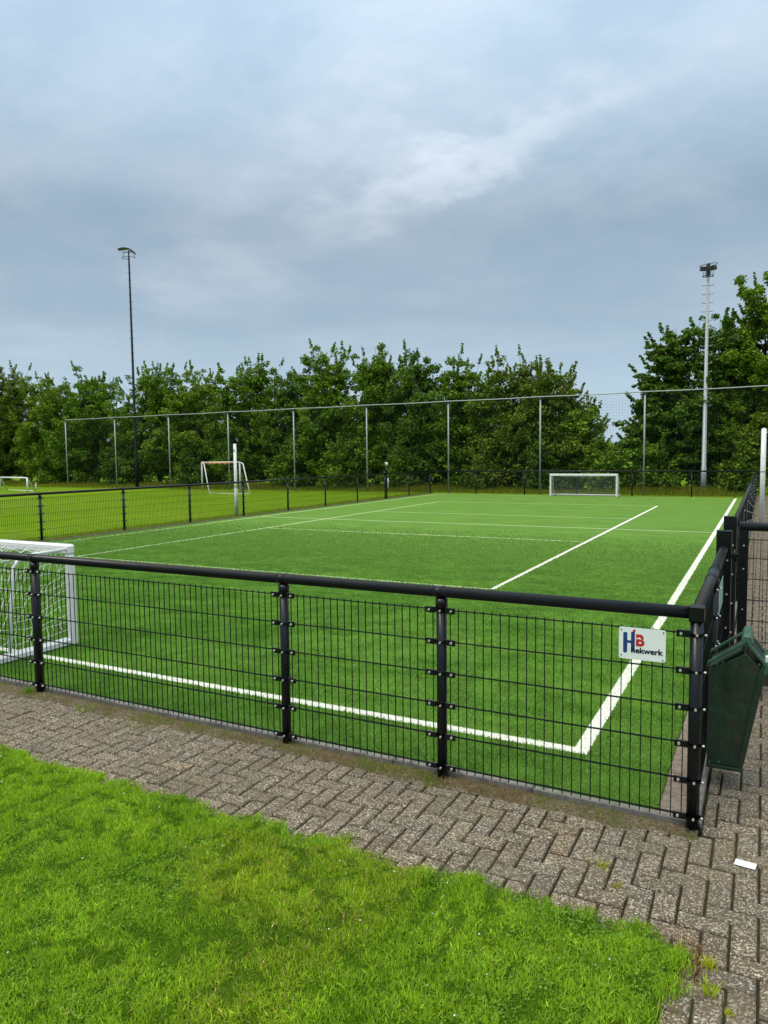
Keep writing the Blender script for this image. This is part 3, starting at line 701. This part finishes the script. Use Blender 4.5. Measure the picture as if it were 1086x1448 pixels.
def pipe_goal(name,label,A,B,off,h,r,mat,topmat,topoff=.35,group=None):
    A=Vector((*A,0)); B=Vector((*B,0)); O=Vector((*off,0)); c=(A+B)/2
    g=empty(name,(c.x,c.y,-.03)); tag(g,label,'goal',group); a=A-c; b=B-c; up=Vector((0,0,h))
    for p in (a,b): 
        m=MB(); m.tube([p,p+up],r,10); m.build('post',mat,g)
    m=MB(); m.tube([a+up,b+up],r,10); m.build('crossbar',mat,g)
    if topmat: 
        m=MB(); d=(b-a); pts=[a+up+d*(.12+.62*i/14)+O*.03+Vector((0,0,-.05+.025*math.sin(i*2.1))) for i in range(15)]
        m.tube(pts,[.06+.025*math.sin(i*1.7) for i in range(15)],8); m.build('rolled_net',topmat,g)
    for p in (a,b):
        m=MB(); m.tube([p+up,p+up+O*topoff-Vector((0,0,.08)),p+O],r*.7,8); m.build('stanchion',mat,g)
    m=MB(); m.tube([a+O,b+O],r*.6,8); m.build('ground_bar',mat,g)
    return g
pipe_goal('large_goal','old white goal with a faded orange net rolled along its crossbar, before the hedge',(-31.4,31.5),(-28.2,31.3),(2.3,-2.0),1.82,.05,M['white_old'],M['orange'])
pipe_goal('youth_goal','small bare white goal on the sports field at the left edge',(-46.9,28.3),(-42.75,27.4),(-.5,.9),.92,.055,M['white_metal'],None,.1)
m=MB(); m.tube([(0,0,-.05),(0,0,.42)],.05,8); m.tube([(0,0,.42),(0,0,.5)],[.06,.045],8)
o=m.build('marker_post',M['white_old']); o.location=(-45.17,29.84,-.03); tag(o,'short white marker post on the field right of the small bare goal','post')

# white pole just outside the left fence
p=empty('white_pole',(-16.25,16.2,-.03)); tag(p,'white pole with sleeve standing right behind the left fence','pole')
m=MB(); m.tube([(0,0,0),(0,0,2.56)],.055,14); m.tube([(0,0,2.56),(0,0,2.58)],[.05,.03],14); m.build('shaft',M['white_metal'],p)
m=MB(); m.tube([(0,0,0),(0,0,1.0)],.066,14); m.build('sleeve',M['white_old'],p)
m=MB(); m.box((-.02,-.075,2.3),(.02,-.05,2.4),0,.003); m.build('hook',M['galv'],p)
# tall white net frame on the paving right of the fence
p=empty('net_frame',(.275,18.3,0)); tag(p,'tall white post frame on the paving right of the side fence','net frame')
for x in (0,5.0):
    m=MB(); m.tube([(x,0,.05),(x,0,2.68)],.065,14); m.tube([(x,0,2.68),(x,0,2.70)],[.06,.03],14); q=m.build('post',M['white_metal'],p)
    m=MB(); m.tube([(x,0,0),(x,0,.06)],.075,12); m.tube([(x,0,1.5),(x,0,1.52)],.069,12); m.build('foot',M['foot'],q)
m=MB(); m.tube([(.05,0,2.58),(4.95,0,2.58)],.022,8); m.build('crossbar',M['galv'],p)

# small ball-headed lamp on the left fence
p=empty('ball_lamp',(-W+.09,27.0,0)); tag(p,'small round pale yellow lamp on a black post at the far left fence','lamp')
m=MB(); m.tube([(0,0,0),(0,0,1.58)],.035,10); m.box((-.05,-.05,1.15),(.05,.05,1.4),0,.01); m.build('post',M['black'],p)
m=MB(); m.sphere((0,0,1.68),.085,0,14,1.0); m.build('globe',M['lampy'],p)
m=MB(); m.tube([(0,-.09,1.69),(0,-.115,1.69)],.03,10); m.build('eye',M['galv_dark'],p)
m=MB(); m.tube([(.08,.0,.5),(.08,.0,1.0)],.02,8); m.build('white_reflector',M['white_metal'],p)

# ------------------------------------------------------------------ ball-catching net behind the end fence
p=empty('ball_net',(0,33.3,-.03)); tag(p,'tall ball net hung from a pale pipe on nine slim grey poles before the hedge','ball net')
xs=[-46.15+5.155*k for k in range(11)]
for i,x in enumerate(xs):
    if i==9: continue      # the long right-hand bay has no middle pole
    m=MB(); m.tube([(x,0,0),(x,0,5.06)],.042,10); m.tube([(x,0,1.2),(x,0,1.25)],.054,10)
    q=m.build('pole',M['galv'],p)
    m=MB(); m.box((x-.07,-.07,4.95),(x+.07,.07,5.05),0,.01); m.tube([(x,0,4.7),(x-.22,-.0,5.0)],.018,6); m.build('bracket',M['galv_dark'],q)
m=MB()
for i in range(len(xs)-1):
    k=6; m.tube([(xs[i]+(xs[i+1]-xs[i])*j/k,0,5.07-.02*math.sin(math.pi*j/k)) for j in range(k+1)],.028,10,0,False)
m.build('top_pipe',M['galv'],p)
m=MB(); d=.14; x=xs[0]
while x<xs[-1]: m.tube([(x,.05,.02),(x,.05,5.0)],.0024,3,0,False,False); x+=d
z=.05
while z<5.0: m.tube([(xs[0],.05,z),(xs[-1],.05,z)],.0024,3,0,False,False); z+=d
m.build('netting',M['net_dark'],p)

# ------------------------------------------------------------------ floodlight masts
def floodmast(label,loc,h,r0,r1,mat,rungs_from,rz,kind):
    p=empty('floodlight_mast',loc,rz); tag(p,label,'floodlight mast','floodlight masts behind the pitch')
    m=MB(); m.tube([(0,0,0),(0,0,h*.12),(0,0,h*.121),(0,0,h-.3)],[r0*1.25,r0*1.15,r0,r1],12); m.build('mast',mat,p)
    m=MB(); z=rungs_from
    while z<h-.5:
        q=.17 if kind=='grey' else .06
        for s in (-1,1): m.tube([(s*r1*.6,0,z),(s*(r1+q),0,z),(s*(r1+q+.03),0,z+.07)],.019 if kind=='grey' else .009,5)
        z+=.42 if kind=='grey' else .5
    m.build('climbing_rungs',mat,p)
    if kind=='grey':
        m=MB(); rg=[(.52*math.cos(q),.42*math.sin(q),h+.02+.05*math.cos(q)) for q in [2*math.pi*i/20 for i in range(20)]]
        m.tube(rg,.02,6,0,False,True,True)
        rg=[(.30*math.cos(q),.3*math.sin(q),h-.66) for q in [2*math.pi*i/16 for i in range(16)]]; m.tube(rg,.02,6,0,False,True,True)
        for q in range(4): a=q*math.pi/2+.5; m.tube([(.3*math.cos(a),.3*math.sin(a),h-.66),(.45*math.cos(a),.38*math.sin(a),h+.02)],.016,5)
        m.box((-.12,-.12,h-.7),(.12,.12,h+.1),0,.02); m.build('head_frame',M['galv_dark'],p)
        for sx,a in ((-.27,.35),(.27,-.35),(0,0)):
            f=MB(); f.prism([(-.16,-.09),(.16,-.14),(.19,.0),(.08,.15),(-.12,.15)],'x',-.2,.2)
            o=f.build('floodlight',M['galv_dark'],p,.015); o.location=(sx,-.12,h-.22); o.rotation_euler=(.25,0,a)
            f=MB(); f.box((-.17,-.18,-.135),(.17,.16,-.12),0,.005); q=f.build('lens',M['glass_lens'],o)
    else:
        m=MB(); m.tube([(0,0,h-.35),(0,0,h+.05)],r1*1.1,8); m.tube([(-.55,0,h-.1),(.55,0,h-.1)],.035,6)
        rg=[(.62*math.cos(q),.45*math.sin(q),h-.62) for q in [math.pi*(.55+1.5*i/16) for i in range(17)]]; m.tube(rg,.025,5)
        for x in (-.45,.45): m.tube([(x,0,h-.1),(x*1.15,0,h-.62)],.02,5)
        m.build('head_frame',M['galv_dark'],p)
        for sx,sy,tl,zz in ((-.55,.0,-.12,.18),(.28,-.1,.62,-.02)):
            f=MB(); f.prism([(-.42,-.04),(.42,-.06),(.44,.03),(.1,.10),(-.3,.07)],'y',-.24,.24)
            o=f.build('floodlight',M['galv_dark'],p,.015); o.location=(sx,sy,h+zz); o.rotation_euler=(0,tl,0)
            f=MB(); f.box((-.38,-.2,-.07),(.38,.2,-.06),0,.003); f.build('lens',M['glass_lens'],o)
    k=.76
    for o in p.children:
        if o.name.split('.')[0] in ('head_frame','floodlight'):
            o.scale=(k,k,k); o.location=(o.location.x*k,o.location.y*k,h+(o.location.z-h)*k)
    return p
M['mast_dark']=mottled('dark_painted_mast',(.003,.005,.007),(.009,.012,.015),12,.6,0,.15)
floodmast('tall dark floodlight mast rising over the hedge on the left',(-39.2,33.5,-.03),16.5,.10,.055,M['mast_dark'],9.0,R(27),'dark')
floodmast('pale galvanised floodlight mast with climbing rungs before the right trees',(-2.37,35.6,-.03),11.25,.115,.06,M['galv'],4.4,R(5),'grey')

# ------------------------------------------------------------------ trees
def leaf_mesh(name, centres, radii, counts, flat, size, cols, parent, up=.35):
    """thousands of small leaves scattered in clumps round the twig ends"""
    n=int(counts.sum()); idx=np.repeat(np.arange(len(centres)),counts)
    d=RNG.normal(0,1,(n,3)); d/=np.linalg.norm(d,axis=1)[:,None]; rad=RNG.uniform(.15,1,n)**.6
    P=centres[idx]+d*(rad*radii[idx])[:,None]*np.array([1,1,flat])
    nr=RNG.normal(0,1,(n,3)); nr[:,2]=np.abs(nr[:,2])+up; nr+=d*.5; nr/=np.linalg.norm(nr,axis=1)[:,None]
    t=np.cross(nr,RNG.normal(0,1,(n,3))); t/=np.linalg.norm(t,axis=1)[:,None]; b=np.cross(nr,t)
    s=size*RNG.uniform(.6,1.5,n); 
    L=(t*s[:,None]); Wd=(b*(s*.36)[:,None])
    V=np.stack([P-L*.5,P+Wd-L*.05,P+L*.5-nr*(s*.12)[:,None],P-Wd-L*.05],1).reshape(-1,3)
    F=(np.arange(n)*4)[:,None]+np.array([0,1,2,3])
    c0,c1,c2=[np.array(c) for c in cols]; q=RNG.uniform(0,1,n)[:,None]; cl=RNG.uniform(0,1,len(centres))[idx][:,None]
    C=c0*(1-q)+c1*q; C=C*(1-cl*.7)+c2*cl*.7; C*=RNG.uniform(.6,1.35,(n,1))
    return npmesh(name,V,F,M['leaf'],parent,np.repeat(C,4,axis=0))
def tree(name,label,x,y,h,rad,cols,n_limb=46,lean=0,dens=1.0,style='bushy',base=.25,group='trees of the hedge behind the pitch',size=.15,cat='tree',asym=0):
    root=empty(name,(x,y,-.05),random.uniform(0,6.28) if asym==0 else 0); tag(root,label,cat,group)
    tr=MB(); cen=[];rd=[];ct=[]
    stems=4 if style=='bushy' else (1 if style=='layered' else 3)
    st=[]
    for k in range(stems):
        a=2*math.pi*k/stems+random.uniform(-.4,.4); sp_=rad*random.uniform(.2,.42) if stems>1 else 0
        hh=h*random.uniform(.78,.93); P=[]
        for i in range(6):
            f=i/5; P.append(Vector((math.cos(a)*sp_*f**.8+random.gauss(0,.06)*f+lean*f,math.sin(a)*sp_*f**.8+random.gauss(0,.06)*f,hh*f)))
        r0=(.055+.012*h)*(1 if stems>1 else 1.5); tr.tube(P,[r0*(1-.85*i/5) for i in range(6)],7); st.append(P)
    for k in range(n_limb):
        P=st[k%stems]; f=(k+random.random())/n_limb; f=base*.3+(1-base*.3)*f; fi=min(4.999,f*5); i=int(fi); o=P[i].lerp(P[i+1],fi-i)
        a=2.39996*k+random.uniform(-.5,.5)
        if asym and random.random()<.55: a=math.pi+random.uniform(-.9,.9)
        el={'bushy':R(10+54*f**1.2),'round':R(5+70*f),'layered':R(4+48*f**1.6)}[style]+random.gauss(0,.14)
        prof={'bushy':(.74+.38*math.sin(math.pi*min(1,f*1.05)))*(1-.22*f),'round':math.sin(math.pi*(.18+.72*f))*1.1,'layered':(1.0-.38*f)}[style]
        ln=rad*prof*random.uniform(.72,1.12)
        d=Vector((math.cos(a)*math.cos(el),math.sin(a)*math.cos(el),math.sin(el)))
        if f>.93: d=Vector((random.gauss(0,.22),random.gauss(0,.22),1)).normalized(); ln=h*.16*random.uniform(.6,1.3)
        tip=o+d*ln+Vector((0,0,(.10 if style!='layered' else .02)*ln)); mid=o.lerp(tip,.5)+Vector((0,0,-.05*ln))
        tip.z=max(.35,tip.z); mid.z=max(.3,mid.z)
        tr.tube([o,mid,tip],[.028,.018,.006],4,0,False)
        m=max(3,int(ln/.36)); 
        for j in range(m):
            g=.22+.78*(j+random.random()*.6)/m; g=min(g,1.0); q=(o.lerp(mid,g*2) if g<.5 else mid.lerp(tip,g*2-1))
            sp2=.30*(1-.5*g)+.08
            q=q+Vector((random.gauss(0,sp2),random.gauss(0,sp2),random.gauss(0,sp2*(.25 if style=='layered' else .7))))
            if q.z<.2: q.z=.2+random.random()*.3
            cen.append(tuple(q)); rr_=random.uniform(.26,.56)*(1-.35*g*(f>.6)); rd.append(rr_); ct.append(int(dens*random.uniform(80,130)*(rr_/.42)**2))
        # shoots that break the outline
        if random.random()<.55:
            for j in range(5):
                q=tip+(d+Vector((0,0,.6))).normalized()*(.12+.13*j); cen.append(tuple(q)); rd.append(.13-.015*j); ct.append(int(12-1.6*j))
    # fill low skirt
    for k in range(int(38*rad/2.5)):
        a=random.uniform(0,6.28); q=rad*random.uniform(.3,.95); cen.append((math.cos(a)*q,math.sin(a)*q*.8,random.uniform(.2,h*.5))); rd.append(random.uniform(.45,.8)); ct.append(int(130*dens))
    tr.build('trunk',M['bark'],root)
    leaf_mesh('crown',np.array(cen),np.array(rd),np.array(ct),.42 if style=='layered' else .75,size,cols,root)
    return root
G_mid=((.045,.105,.012),(.085,.165,.018),(.12,.2,.025))
G_yel=((.055,.115,.012),(.10,.18,.018),(.15,.225,.03))
G_dark=((.03,.072,.014),(.055,.12,.02),(.09,.16,.025))
G_olive=((.05,.095,.014),(.085,.145,.02),(.12,.16,.03))
rows=[ # x, y, height, radius, colours, style, label
(-66.5,38.5,10.4,3.4,G_mid,'bushy','leafy green hedge tree beyond the left edge of the field'),
(-60.2,38.2,10.3,3.3,G_olive,'bushy','olive green tree at the left edge, above the small bare goal'),
(-54.2,38.8,9.2,3.1,G_yel,'bushy','yellow green tree over the left end of the ball net'),
(-48.6,38.2,9.5,3.3,G_mid,'bushy','broad tree left of the dark floodlight mast, between the first two net poles'),
(-42.0,38.6,8.9,3.2,G_mid,'bushy','tree just right of the dark floodlight mast'),
(-37.2,38.0,8.2,2.5,G_yel,'bushy','yellow green tree behind the third net pole from the left'),
(-32.8,38.2,9.1,3.0,G_mid,'bushy','bushy tree right above the goal with the orange net roll'),
(-29.0,38.8,8.4,2.2,G_dark,'bushy','narrow darker tree between the orange goal and the fifth net pole'),
(-25.9,37.9,9.6,2.4,G_mid,'bushy','tallest green hedge tree, right of the fifth net pole'),
(-22.4,38.4,9.5,2.4,G_mid,'round','rounded tree directly left of the sixth net pole'),
(-19.2,38.0,8.6,2.4,G_dark,'bushy','dark tree directly right of the sixth net pole'),
(-16.4,38.6,8.1,2.2,G_mid,'bushy','mid green tree behind the seventh net pole'),
(-13.2,38.0,7.5,2.2,G_olive,'bushy','olive tree right of the seventh net pole with a thin spire top'),
(-11.0,38.3,7.4,2.0,G_olive,'bushy','olive hedge tree rising behind the far goal'),
(-9.1,38.1,5.2,1.45,G_yel,'round','low round tree at the right end of the hedge beside the sky gap'),
]
for x,y,h,r_,c,s,lab in rows: tree('hedge_tree',lab,x,y,h*.96,r_*1.22,c,n_limb=int(44+r_*12),style=s,dens=.95)
tree('beech_tree','dark tree whose layered branches reach left into the sky gap above the far goal',-4.1,38.2,8.3,2.8,G_dark,n_limb=80,style='layered',dens=1.15,asym=1,size=.17)
tree('beech_tree','tall dark tree standing right behind the galvanised mast',-2.0,38.8,9.2,3.0,G_dark,n_limb=90,style='bushy',dens=1.1,size=.17)
tree('broadleaf_tree','tallest yellow green tree at the right edge of the photo',1.2,39.0,10.9,3.6,G_yel,n_limb=120,style='bushy',dens=1.15,size=.17)
tree('broadleaf_tree','broad green tree past the right edge of the photo',6.0,38.6,10.5,3.4,G_mid,n_limb=56,style='bushy',dens=.9,size=.17)
shr=[(-24.2,36.4,2.6,1.3,G_yel,'light green shrub under the tallest hedge tree'),(-28.5,36.5,2.2,1.4,G_mid,'green shrub behind the right post of the orange goal'),
(-19.4,36.3,2.2,1.3,G_mid,'green shrub behind the ball lamp at the hedge foot'),(-14.2,36.3,1.6,1.2,G_olive,'low olive shrub at the hedge foot left of the far goal'),(-11.0,36.5,2.4,1.3,G_dark,'dark shrub at the hedge foot directly left of the far goal'),
(-7.3,36.6,1.7,1.2,G_mid,'low green shrub behind the net of the far goal'),(-4.8,36.7,2.3,1.4,G_mid,'green shrub under the layered tree, right of the far goal'),(-.6,36.8,3.0,1.5,G_yel,'yellow green shrub right of the galvanised mast'),
(-36,36.4,2.3,1.5,G_dark,'dark shrub at the hedge foot right of the dark mast'),(-44,36.6,2.5,1.7,G_dark,'dark shrub at the hedge foot left of the dark mast'),(-52,36.8,2.6,1.8,G_mid,'green shrub behind the small bare goal'),(2.6,36.9,2.6,1.5,G_mid,'green shrub at the right edge beyond the tall white frame')]
for x,y,h,r_,c,lab in shr: tree('shrub',lab,x,y,h,r_,c,n_limb=24,style='round',dens=.8,group='shrubs at the hedge foot',cat='shrub')

# distant trees closing the horizon
def far_wood():
    n=900; a=RNG.uniform(-95,45,n); y=140+RNG.uniform(0,14,n); hh=3.5+3.5*vnoise(a*.06,a*0,61)
    c=np.c_[a,y,RNG.uniform(.3,1,n)*hh]; ct=np.full(n,26)
    o=leaf_mesh('far_treeline',c,np.full(n,1.3),ct,.7,.8,(G_mid[0],G_mid[1],G_yel[2]),None)
    tag(o,'low line of distant trees on the horizon behind the hedge','trees',None,'stuff')
far_wood()

# ------------------------------------------------------------------ sky, sun, camera
EL=R(58); AZ=R(-150)      # weak veiled sun, high, behind the camera's left shoulder
w=bpy.data.worlds.new('World'); S.world=w; w.use_nodes=True; nt=w.node_tree; nt.nodes.clear()
def N(t,**k):
    n=nt.nodes.new(t)
    for a,b in k.items(): setattr(n,a,b)
    return n
def Mt(op,a,b=0,clamp=False):
    n=N('ShaderNodeMath',operation=op); n.use_clamp=clamp
    for s_,v_ in ((n.inputs[0],a),(n.inputs[1],b)):
        if hasattr(v_,'is_output'): nt.links.new(v_,s_)
        else: s_.default_value=v_
    return n.outputs[0]
def Rp(fac,stops):
    n=N('ShaderNodeValToRGB'); e=n.color_ramp.elements
    while len(e)<len(stops): e.new(.5)
    for i,(p_,c_) in enumerate(stops): e[i].position=p_; e[i].color=(*c_,1)
    nt.links.new(fac,n.inputs[0]); return n.outputs[0]
tc=N('ShaderNodeTexCoord'); sx=N('ShaderNodeSeparateXYZ'); nt.links.new(tc.outputs['Generated'],sx.inputs[0])
zz=Mt('ADD',Mt('MAXIMUM',sx.outputs[2],0),.16); ux=Mt('DIVIDE',sx.outputs[0],zz); uy=Mt('DIVIDE',sx.outputs[1],zz)
cv=N('ShaderNodeCombineXYZ'); nt.links.new(ux,cv.inputs[0]); nt.links.new(uy,cv.inputs[1])
def Nz(scale,detail,rough,vec,dist=0):
    n=N('ShaderNodeTexNoise'); n.inputs['Scale'].default_value=scale; n.inputs['Detail'].default_value=detail; n.inputs['Roughness'].default_value=rough; n.inputs['Distortion'].default_value=dist
    nt.links.new(vec,n.inputs['Vector']); return n.outputs['Fac']
mp=N('ShaderNodeMapping'); mp.inputs['Rotation'].default_value=(0,0,R(-25)); mp.inputs['Scale'].default_value=(.8,.95,1); nt.links.new(cv.outputs[0],mp.inputs[0])
n1=Nz(.9,7,.55,mp.outputs[0],.5); n2=Nz(2.4,8,.6,mp.outputs[0],.3)
dens=Mt('ADD',Mt('MULTIPLY',n1,.7),Mt('MULTIPLY',n2,.3))
cloud=Rp(dens,[(.36,(.335,.455,.58)),(.46,(.385,.51,.635)),(.54,(.475,.585,.70)),(.64,(.64,.73,.83))])
# brighter break in the cloud layer: a streak in cloud space
SA=Vector((-.15,1.55)); SB=Vector((-1.15,1.95))
STREAK=dict(cx=-.72,cy=1.665,ang=R(-18.5),la=.40,lb=.10)
du=Mt('SUBTRACT',ux,STREAK['cx']); dv=Mt('SUBTRACT',uy,STREAK['cy']); ca,sa=math.cos(STREAK['ang']),math.sin(STREAK['ang'])
pa=Mt('ADD',Mt('MULTIPLY',du,ca),Mt('MULTIPLY',dv,sa)); pb=Mt('SUBTRACT',Mt('MULTIPLY',dv,ca),Mt('MULTIPLY',du,sa))
wob=Mt('MULTIPLY',Mt('SUBTRACT',Nz(3.0,6,.6,cv.outputs[0]),.5),.75); pb=Mt('ADD',pb,wob)
q=Mt('ADD',Mt('POWER',Mt('DIVIDE',pa,STREAK['la']),2),Mt('POWER',Mt('DIVIDE',pb,STREAK['lb']),2)); gs=Mt('EXPONENT',Mt('MULTIPLY',q,-1)); gs=Mt('MULTIPLY',gs,Mt('ADD',Mt('MULTIPLY',n2,1.2),.15),True)
mx=N('ShaderNodeMix',data_type='RGBA'); nt.links.new(gs,mx.inputs[0]); nt.links.new(cloud,mx.inputs[6]); mx.inputs[7].default_value=(.76,.84,.93,1)
# paler towards the horizon, brighter towards the zenith (as an overcast sky is)
hz=Rp(sx.outputs[2],[(0,(.95,.95,.95)),(.12,(.7,.7,.7)),(.28,(0,0,0)),(1,(0,0,0))])
mh=N('ShaderNodeMix',data_type='RGBA'); nt.links.new(hz,mh.inputs[0]); nt.links.new(mx.outputs[2],mh.inputs[6]); mh.inputs[7].default_value=(.50,.66,.79,1)
zen=Rp(sx.outputs[2],[(0,(1,1,1)),(.50,(1,1,1)),(.62,(1.0,1.0,1.0)),(1,(1,1,1))])
band=Rp(sx.outputs[2],[(.0,(1,1,1)),(.09,(1,1,1)),(.18,(.90,.905,.91)),(.29,(.92,.925,.93)),(.40,(1,1,1))])
zb=Mt('MULTIPLY',Mt('MULTIPLY',Mt('SUBTRACT',sx.outputs[2],.55,True),2.2),2.6); zb=Mt('ADD',zb,Mt('ADD',1.0,Mt('MULTIPLY',Mt('SUBTRACT',Mt('MINIMUM',sx.outputs[2],.6),.30,True),2.2))); zb=Mt('MULTIPLY',zb,Mt('MAXIMUM',band,Mt('MULTIPLY',gs,1.0)))
wz=N('ShaderNodeMix',data_type='RGBA'); nt.links.new(Mt('MULTIPLY',Mt('SUBTRACT',sx.outputs[2],.5,True),2.2,True),wz.inputs[0]); nt.links.new(mh.outputs[2],wz.inputs[6]); wz.inputs[7].default_value=(.60,.58,.50,1)
vm=N('ShaderNodeVectorMath',operation='SCALE'); nt.links.new(wz.outputs[2],vm.inputs[0]); nt.links.new(zb,vm.inputs['Scale'])
sky=N('ShaderNodeTexSky',sky_type='NISHITA'); sky.sun_disc=False; sky.sun_elevation=EL; sky.sun_rotation=AZ
bg1=N('ShaderNodeBackground'); nt.links.new(sky.outputs[0],bg1.inputs[0]); bg1.inputs[1].default_value=.10
bg2=N('ShaderNodeBackground'); nt.links.new(vm.outputs[0],bg2.inputs[0]); bg2.inputs[1].default_value=1.0
ms=N('ShaderNodeMixShader'); ms.inputs[0].default_value=.93; nt.links.new(bg1.outputs[0],ms.inputs[1]); nt.links.new(bg2.outputs[0],ms.inputs[2])
wo=N('ShaderNodeOutputWorld'); nt.links.new(ms.outputs[0],wo.inputs[0])

sd=bpy.data.lights.new('sun','SUN'); sd.energy=1.5; sd.angle=R(18); sd.color=(1,.93,.78)
so=bpy.data.objects.new('sun',sd); COL.objects.link(so)
dirv=Vector((math.sin(AZ)*math.cos(EL),math.cos(AZ)*math.cos(EL),math.sin(EL))); so.rotation_euler=dirv.to_track_quat('Z','Y').to_euler(); so.location=(0,0,20)

cd=bpy.data.cameras.new('camera'); cd.sensor_fit='VERTICAL'; cd.sensor_height=24; cd.lens=1025.558/1448*24; cd.clip_end=6000; cd.clip_start=.05
co=bpy.data.objects.new('camera',cd); COL.objects.link(co)
def cam_axes(yaw=-.4823,pitch=-.0764,roll=-.0111):
    cy,sy=math.cos(yaw),math.sin(yaw); fw=Vector((sy*math.cos(pitch),cy*math.cos(pitch),math.sin(pitch))); r=Vector((cy,-sy,0)); u=r.cross(fw)
    c,s=math.cos(roll),math.sin(roll); return c*r+s*u,-s*r+c*u,fw
r_,u_,f_=cam_axes(); mat=Matrix(((r_.x,u_.x,-f_.x,.2925),(r_.y,u_.y,-f_.y,-4.1131),(r_.z,u_.z,-f_.z,2.0417),(0,0,0,1))); co.matrix_world=mat
S.camera=co
S.view_settings.view_transform='Standard'; S.view_settings.look='None'; S.view_settings.exposure=0; S.view_settings.gamma=1
